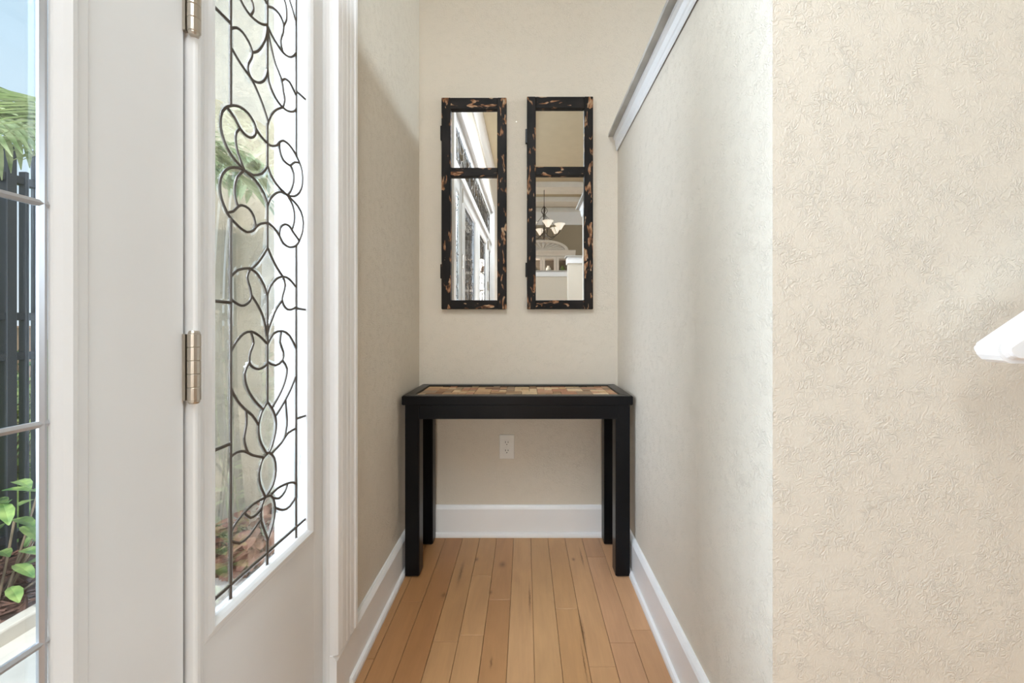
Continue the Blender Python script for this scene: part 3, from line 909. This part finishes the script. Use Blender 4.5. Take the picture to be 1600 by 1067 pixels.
# ------------------------------------------------------------------ handrail on the end wall
hr = tag(empty('handrail', (1.2, YE, .94)), 'white wooden handrail with rounded end rising along the near wall', 'handrail')
sl = math.tan(R(34)); x0r = .731
prof = [(.779, .9405), (.752, .9408), (.742, .945), (.734, .953), (.731, .963), (.734, .971), (.742, .977)]
prof += [(1.75, .977 + (1.75 - .742) * sl), (1.75, .9405 + (1.75 - .779) * sl)]
bm = bmesh.new(); extrude_profile(bm, prof, 'y', .565, .612)
bmesh.ops.bevel(bm, geom=[e for e in bm.edges if abs(e.verts[0].co.y - e.verts[1].co.y) < 1e-4], offset=.009, segments=3, affect='EDGES')
child(mk('rail', bm, 'trim', smooth=False), hr)
for xx in (1.05, 1.6):
    zz = .9405 + (xx - .779) * sl
    bm = bmesh.new(); tube(bm, [(xx, .589, zz + .006), (xx, .592, zz - .03), (xx, .625, zz - .055), (xx, YE, zz - .055)], .007, 10)
    lathe(bm, [(.028, -.006), (.03, -.002), (.03, 0)], (xx, YE, zz - .055), 18, axis='y')
    child(mk('bracket', bm, 'nickel', smooth=True), hr)

# ------------------------------------------------------------------ the rooms the mirrors look into
def half_wall(name, x0, x1, y0, y1, label, n):
    struct(bx(name, (x0, x1, y0, y1, 0, 1.90), 'wall'), label, 'wall')
    bm = bmesh.new(); box(bm, x0 - .014, x1 + .014, y0 - .014, y1 + .014, 1.815, 1.90, bev=.004)
    struct(mk('trim_%d' % n, bm, 'trim'), 'white trim band on top of the ' + label, 'trim')
    bm = bmesh.new(); box(bm, x0 - .034, x1 + .034, y0 - .034, y1 + .034, 1.90, 1.916)
    struct(mk('trim_%d' % (n + 1), bm, 'granite'), 'grey stone cap of the ' + label, 'wall cap')
half_wall('wall_entry', .575, 1.9, -1.52, -1.38, 'short half wall reflected in the mirror nearest the half wall cap', 7)
half_wall('wall_dining_front', .12, 3.4, -2.85, -2.71, 'long half wall before the dining hutch', 9)

# added glazed door, unseen, dressing for the passage fill lamp before it
pd = struct(empty('added_patio_door', (-.16, -4.86, 0)), 'added white glazed door, unseen, behind the passage fill lamp', 'window')
bm = bmesh.new()
for d in ((-.33, -.28, 0, .04, .02, 2.5), (.28, .33, 0, .04, .02, 2.5), (-.33, .33, 0, .04, 2.45, 2.52), (-.33, .33, 0, .04, 0, .12)): box(bm, *d, bev=.004)
mk('frame', bm, 'trim', pd)
bm = bmesh.new(); box(bm, -.285, .285, .012, .018, .11, 2.46); mk('glass_pane', bm, 'pane', pd)

# china hutch
HX, HY = .377, -4.41
hu = tag(empty('china_hutch', (HX, HY, 0)), 'cream china hutch with arched pediment and glass doors', 'hutch')
def hadd(name, bm, mat, par=None):
    o = mk(name, bm, mat); o.parent = par or hu; return o
bm = bmesh.new(); box(bm, -.66, .66, -.42, 0.04, 0, .92, bev=.004); hadd('base_cabinet', bm, 'wood_hutch')
for q in range(4):
    bm = bmesh.new(); xc = -.48 + q * .32; box(bm, xc - .145, xc + .145, .04, .056, .1, .86, bev=.006); d_ = hadd('cabinet_door', bm, 'wood_hutch')
    bm = bmesh.new(); lathe(bm, [(.004, 0), (.004, .012), (.011, .018), (.008, .026), (0, .027)], (xc + (.11 if q % 2 == 0 else -.11), .056, .6), 10, axis='y'); hadd('knob', bm, 'iron', d_)
bm = bmesh.new()
box(bm, -.62, .62, -.42, -.40, .92, 2.48); box(bm, -.62, -.59, -.40, 0, .92, 2.48); box(bm, .59, .62, -.40, 0, .92, 2.48); box(bm, -.62, .62, -.42, 0, 2.455, 2.48)
hadd('upper_case', bm, 'wood_hutch')
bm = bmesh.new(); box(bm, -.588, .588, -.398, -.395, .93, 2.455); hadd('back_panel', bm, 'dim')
for zz in (1.35, 1.75, 2.14):
    bm = bmesh.new(); box(bm, -.588, .588, -.395, -.05, zz, zz + .018); hadd('shelf', bm, 'wood_hutch')
for q in range(4):
    xc = -.444 + q * .296; bm = bmesh.new()
    for d in ((xc - .146, xc - .095, 0, .022, .95, 2.46), (xc + .095, xc + .146, 0, .022, .95, 2.46), (xc - .095, xc + .095, 0, .022, 2.415, 2.46), (xc - .095, xc + .095, 0, .022, .95, 1.03)): box(bm, *d, bev=.003)
    gd = hadd('glass_door', bm, 'wood_hutch')
    bm = bmesh.new(); box(bm, xc - .097, xc + .097, .008, .012, 1.028, 2.417); hadd('pane', bm, 'pane', gd)
bm = bmesh.new(); extrude_profile(bm, [(.02, 2.48), (.03, 2.48), (.04, 2.52), (.075, 2.565), (.08, 2.59), (-.42, 2.59), (-.42, 2.48)], 'x', -.70, .70); hadd('cornice', bm, 'wood_hutch')
# arched pediment: fan panel, arch ring, spokes
bm = bmesh.new(); arc = [(.52 * math.cos(math.pi * q / 32), 2.59 + .20 * math.sin(math.pi * q / 32)) for q in range(33)]
extrude_profile(bm, arc, 'y', -.02, .0); hadd('fan_panel', bm, 'wood_hutch')
bm = bmesh.new()
ri, ro = (.48, .180), (.55, .225)
A = []; 
for q in range(33):
    t = math.pi * q / 32
    A.append([bm.verts.new((r_[0] * math.cos(t), y, 2.59 + r_[1] * math.sin(t))) for r_, y in ((ri, 0), (ri, .04), (ro, .05), (ro, -.04))])
for q in range(32):
    for s in range(3): bm.faces.new((A[q][s], A[q + 1][s], A[q + 1][s + 1], A[q][s + 1]))
    bm.faces.new((A[q][3], A[q + 1][3], A[q + 1][0], A[q][0]))
bmesh.ops.recalc_face_normals(bm, faces=bm.faces[:]); hadd('arch_moulding', bm, 'wood_hutch')
for q in range(1, 12):
    t = math.pi * q / 12; bm = bmesh.new()
    tube(bm, [(.10 * math.cos(t), .002, 2.595 + .05 * math.sin(t)), (.30 * math.cos(t), .008, 2.595 + .11 * math.sin(t)), (.46 * math.cos(t), .004, 2.595 + .165 * math.sin(t))], [.008, .018, .026], 8)
    hadd('fan_rib', bm, 'wood_hutch')
# dishes behind the hutch glass
random.seed(2)
for q, (dx, zz, r_) in enumerate(((-.44, 2.158, .05), (-.15, 2.158, .055), (.14, 2.158, .06), (.45, 2.158, .05))):
    bm = bmesh.new(); lathe(bm, [(.0, 0), (r_ * .6, 0), (r_, .05), (r_ * .9, .09), (r_ * .45, .12), (r_ * .55, .14), (0, .14)], (HX + dx, HY - .2, zz), 16)
    tag(mk('vase', bm, ['tanwall', 'iron', 'plastic', 'shrub'][q], smooth=True), ['tan', 'dark metal', 'white', 'green'][q] + ' vase on the top shelf of the china hutch', 'vase')

# chandelier
CX, CY = .36, -3.40
ch = tag(empty('chandelier', (CX, CY, 2.6)), 'pewter chandelier with glowing bell shades over the dining room', 'chandelier')
def cadd(name, bm, mat, par=None, sm=True):
    o = mk(name, bm, mat, smooth=sm); o.parent = par or ch; return o
bm = bmesh.new(); tube(bm, [(0, 0, .62), (0, 0, 1.0)], .006, 8); cadd('stem', bm, 'iron')
bm = bmesh.new(); lathe(bm, [(0, .98), (.06, .985), (.065, 1.0), (.0, 1.018)], (0, 0, 0), 20); cadd('canopy', bm, 'iron')
bm = bmesh.new(); lathe(bm, [(.0, -.02), (.014, 0), (.01, .03), (.05, .06), (.065, .09), (.03, .12), (.016, .17), (.025, .2), (.012, .24), (.01, .40), (.03, .44), (.014, .48), (.008, .62)], (0, 0, 0), 20); cadd('column', bm, 'iron')
for q in range(5):
    a = 2 * math.pi * q / 5
    bm = bmesh.new(); tube(bm, [(0, 0, .62), (.05 * math.cos(a), .05 * math.sin(a), .56), (.06 * math.cos(a), .06 * math.sin(a), .52), (.02 * math.cos(a), .02 * math.sin(a), .46)], .005, 6); cadd('scroll', bm, 'iron')
for q in range(6):
    a = 2 * math.pi * q / 6 + .35; c, s = math.cos(a), math.sin(a)
    pts = catmull([(.03, .10), (.12, .03), (.22, .05), (.30, .12), (.30, .16)], .03)
    bm = bmesh.new(); tube(bm, [(r_ * c, r_ * s, z) for r_, z in pts], .009, 8); ar = cadd('arm', bm, 'iron')
    bm = bmesh.new(); lathe(bm, [(.02, .15), (.035, .165), (.055, .20), (.085, .245), (.10, .26), (.094, .26), (.05, .20), (.018, .165)], (.30 * c, .30 * s, 0), 20); cadd('shade', bm, 'bulb', ar)
    bm = bmesh.new(); tube(bm, [(.03 * c, .03 * s, .44), (.16 * c, .16 * s, .30), (.24 * c, .24 * s, .08)], .004, 6); cadd('brace', bm, 'iron', ar)

# added fixture around the overhead fill lamp, out of view
fl = tag(empty('ceiling_fill_fixture', (-0.08, -0.32, ZC)), 'added long flush fixture for the overhead fill, unseen', 'ceiling lamp')
bm = bmesh.new(); box(bm, -.155, .155, -1.03, 1.03, -.05, 0, bev=.006); mk('housing', bm, 'trim', fl)
bm = bmesh.new(); box(bm, -.14, .14, -1.0, 1.0, -.058, -.049, bev=.003); mk('diffuser', bm, 'bulb', fl)

# ------------------------------------------------------------------ outdoors: porch, beds, palm, fence
GZ = -.20
struct(bx('ground', (-40, XL - .14, -30, 60, GZ - .3, GZ - .02), 'lawn'), 'sunlit lawn beyond the porch', 'ground')
struct(bx('porch_floor', (-1.95, XL - .14, -6, 1.62, GZ - .05, GZ), 'paver'), 'pale concrete porch outside the entry doors', 'porch')
bm = bmesh.new(); box(bm, -2.25, XL - .14, 2.15, 2.35, GZ - .05, 3.4)
struct(mk('wall_porch', bm, 'stucco'), 'beige stucco exterior wall seen through the sidelight', 'wall')
bm = bmesh.new(); box(bm, -2.01, -1.95, -6, 1.68, GZ - .05, GZ + .06, bev=.008); box(bm, -1.95, XL - .14, 1.62, 1.68, GZ - .05, GZ + .06, bev=.008)
struct(mk('trim_11', bm, 'paver'), 'pale concrete kerb between porch and planting bed', 'kerb')
bm = bmesh.new()
random.seed(6)
def mulch_bed(x0, x1, y0, y1):
    nxx, nyy = max(2, int((x1 - x0) / .05)), max(2, int((y1 - y0) / .05))
    g_ = [[bm.verts.new((x0 + (x1 - x0) * i / nxx, y0 + (y1 - y0) * j / nyy, GZ + .02 + random.uniform(-.015, .02))) for j in range(nyy + 1)] for i in range(nxx + 1)]
    for i in range(nxx):
        for j in range(nyy): bm.faces.new((g_[i][j], g_[i + 1][j], g_[i + 1][j + 1], g_[i][j + 1]))
    for _ in range(int((x1 - x0) * (y1 - y0) * 500)):
        x, y, a = random.uniform(x0, x1), random.uniform(y0, y1), random.uniform(0, 6.28); l_ = random.uniform(.02, .05)
        z = GZ + .035 + random.uniform(0, .02)
        d = Vector((math.cos(a), math.sin(a), random.uniform(-.3, .3))) * l_
        tube(bm, [Vector((x, y, z)) - d, Vector((x, y, z)) + d], random.uniform(.003, .007), 4)
mulch_bed(-2.75, -2.01, .3, 2.15); mulch_bed(-2.01, XL - .15, 1.68, 2.15)
tag(mk('bark_mulch', bm, 'mulch'), 'brown bark mulch in the planting bed by the porch', 'mulch', kind='stuff')

def leaf_blade(bm, p, d, up, L, W, bend=.25, n=5):
    d = d.normalized(); side = d.cross(up)
    if side.length < 1e-4: side = Vector((1, 0, 0))
    side.normalize(); nrm = side.cross(d)
    prev = None
    for i in range(n + 1):
        t = i / n; c = p + d * (L * t) - nrm * (bend * L * t * t)
        wv = W * math.sin(math.pi * (t * .92 + .06)) ** .8
        a, m, b = bm.verts.new(c - side * wv + nrm * wv * .25), bm.verts.new(c), bm.verts.new(c + side * wv + nrm * wv * .25)
        if prev:
            bm.faces.new((prev[0], prev[1], m, a)); bm.faces.new((prev[1], prev[2], b, m))
        prev = (a, m, b)
pm = tag(empty('palm', (-1.72, 1.48, GZ)), 'feathery green palm growing outside the entry glass', 'palm')
bm = bmesh.new(); tube(bm, [(0, 0, 0), (.01, .01, .5), (0, .02, 1.2), (.01, 0, 1.84)], [.06, .045, .04, .05], 12); mk('trunk', bm, 'trunk', pm)
random.seed(9)
for q in range(15):
    a = 2 * math.pi * q / 15 * 2.0 + random.uniform(-.15, .15); el = R(random.uniform(15, 78)); Lf = random.uniform(.60, .78)
    if math.sin(a) > .25: Lf *= .72; el = R(68)
    if math.cos(a) > .2: Lf *= 1.12; el = min(el, R(60))
    bm = bmesh.new(); pts = []
    h = Vector((math.cos(a), math.sin(a), 0))
    for i in range(13):
        t = i / 12; e = el - t * R(85)
        if i == 0: c = Vector((0, 0, 1.82))
        else: c = pts[-1] + (h * math.cos(e) + Vector((0, 0, math.sin(e)))) * (Lf / 12)
        pts.append(c)
    tube(bm, pts, [.009 * (1 - .75 * i / 12) for i in range(13)], 6)
    for i in range(2, 13):
        for half in (0, .5):
            if i == 12 and half: continue
            c = pts[i] if not half else (pts[i] + pts[i + 1]) / 2
            tng = (pts[i] - pts[i - 1]).normalized(); sd = tng.cross(Vector((0, 0, 1))).normalized()
            ll = .30 * math.sin(math.pi * (.15 + .8 * i / 13))
            for s in (-1, 1):
                leaf_blade(bm, c, sd * s + tng * .75 + Vector((0, 0, random.uniform(-.15, .1))), Vector((0, 0, 1)), ll, .011, .35, 4)
    mk('frond', bm, 'palm', pm)

def shrub(name, loc, mat, n, L, W, spread, height, label, cat='shrub', group=None, seed=1):
    rnd = random.Random(seed); root = tag(empty(name, loc), label, cat, group)
    bm = bmesh.new(); st = bmesh.new()
    for q in range(n):
        a = rnd.uniform(0, 6.283); rr = spread * math.sqrt(rnd.random()); z = rnd.uniform(.15, 1) * height
        p = Vector((rr * math.cos(a), rr * math.sin(a), z))
        if q % 4 == 0: tube(st, [(p.x * .2, p.y * .2, 0), (p.x * .7, p.y * .7, z * .6), tuple(p)], .004, 5)
        d = Vector((math.cos(a), math.sin(a), rnd.uniform(-.2, .9)))
        leaf_blade(bm, p, d, Vector((0, 0, 1)), L * rnd.uniform(.7, 1.2), W, .3, 4)
    mk('foliage', bm, mat, root); mk('stem', st, 'trunk', root)
shrub('leafy_shrub', (-2.22, 1.55, GZ + .03), 'shrub', 80, .12, .022, .20, .55, 'broad leaved green shrub in the bed before the fence', seed=3)
shrub('red_leaf_shrub', (-1.33, 1.86, GZ + .03), 'redleaf', 120, .09, .026, .18, .22, 'low red brown leafed plant at the foot of the stucco wall', seed=5)
shrub('hedge_bush', (-4.2, 2.9, GZ - .02), 'hedge', 420, .14, .03, .55, .75, 'round yellow green bush on the lawn behind the dark fence', seed=20)
shrub('hedge_bush', (-6.6, 4.9, GZ - .02), 'shrub', 420, .16, .03, .60, .95, 'taller dark green bush on the lawn before the garden wall', seed=21)

fx = -2.62
fe = tag(empty('fence', (fx, 1.5, GZ)), 'dark bronze metal fence beyond the planting bed', 'fence')
for q in range(44):
    y = .383 + (q - 40) * .059
    wv = .019 if q % 2 == 0 else .007
    bm = bmesh.new(); box(bm, -.02, .02, y - wv, y + wv, -.02, 2.12 if q % 2 == 0 else 2.0, bev=.002, seg=1); mk('picket', bm, 'bronze', fe)
for z in (.10, 1.02, 1.225, 1.93):
    bm = bmesh.new(); box(bm, -.03, .012, -2.02, .60, z, z + .04, bev=.002, seg=1); mk('fence_rail', bm, 'bronze', fe)
bm = bmesh.new(); box(bm, -11.4, -11.0, -6, 22, GZ - .1, .93, bev=.02)
box(bm, -11.45, -10.95, -6, 22, .93, .985, bev=.01)
struct(mk('wall_garden', bm, 'tanwall'), 'low tan garden wall across the lawn', 'wall')
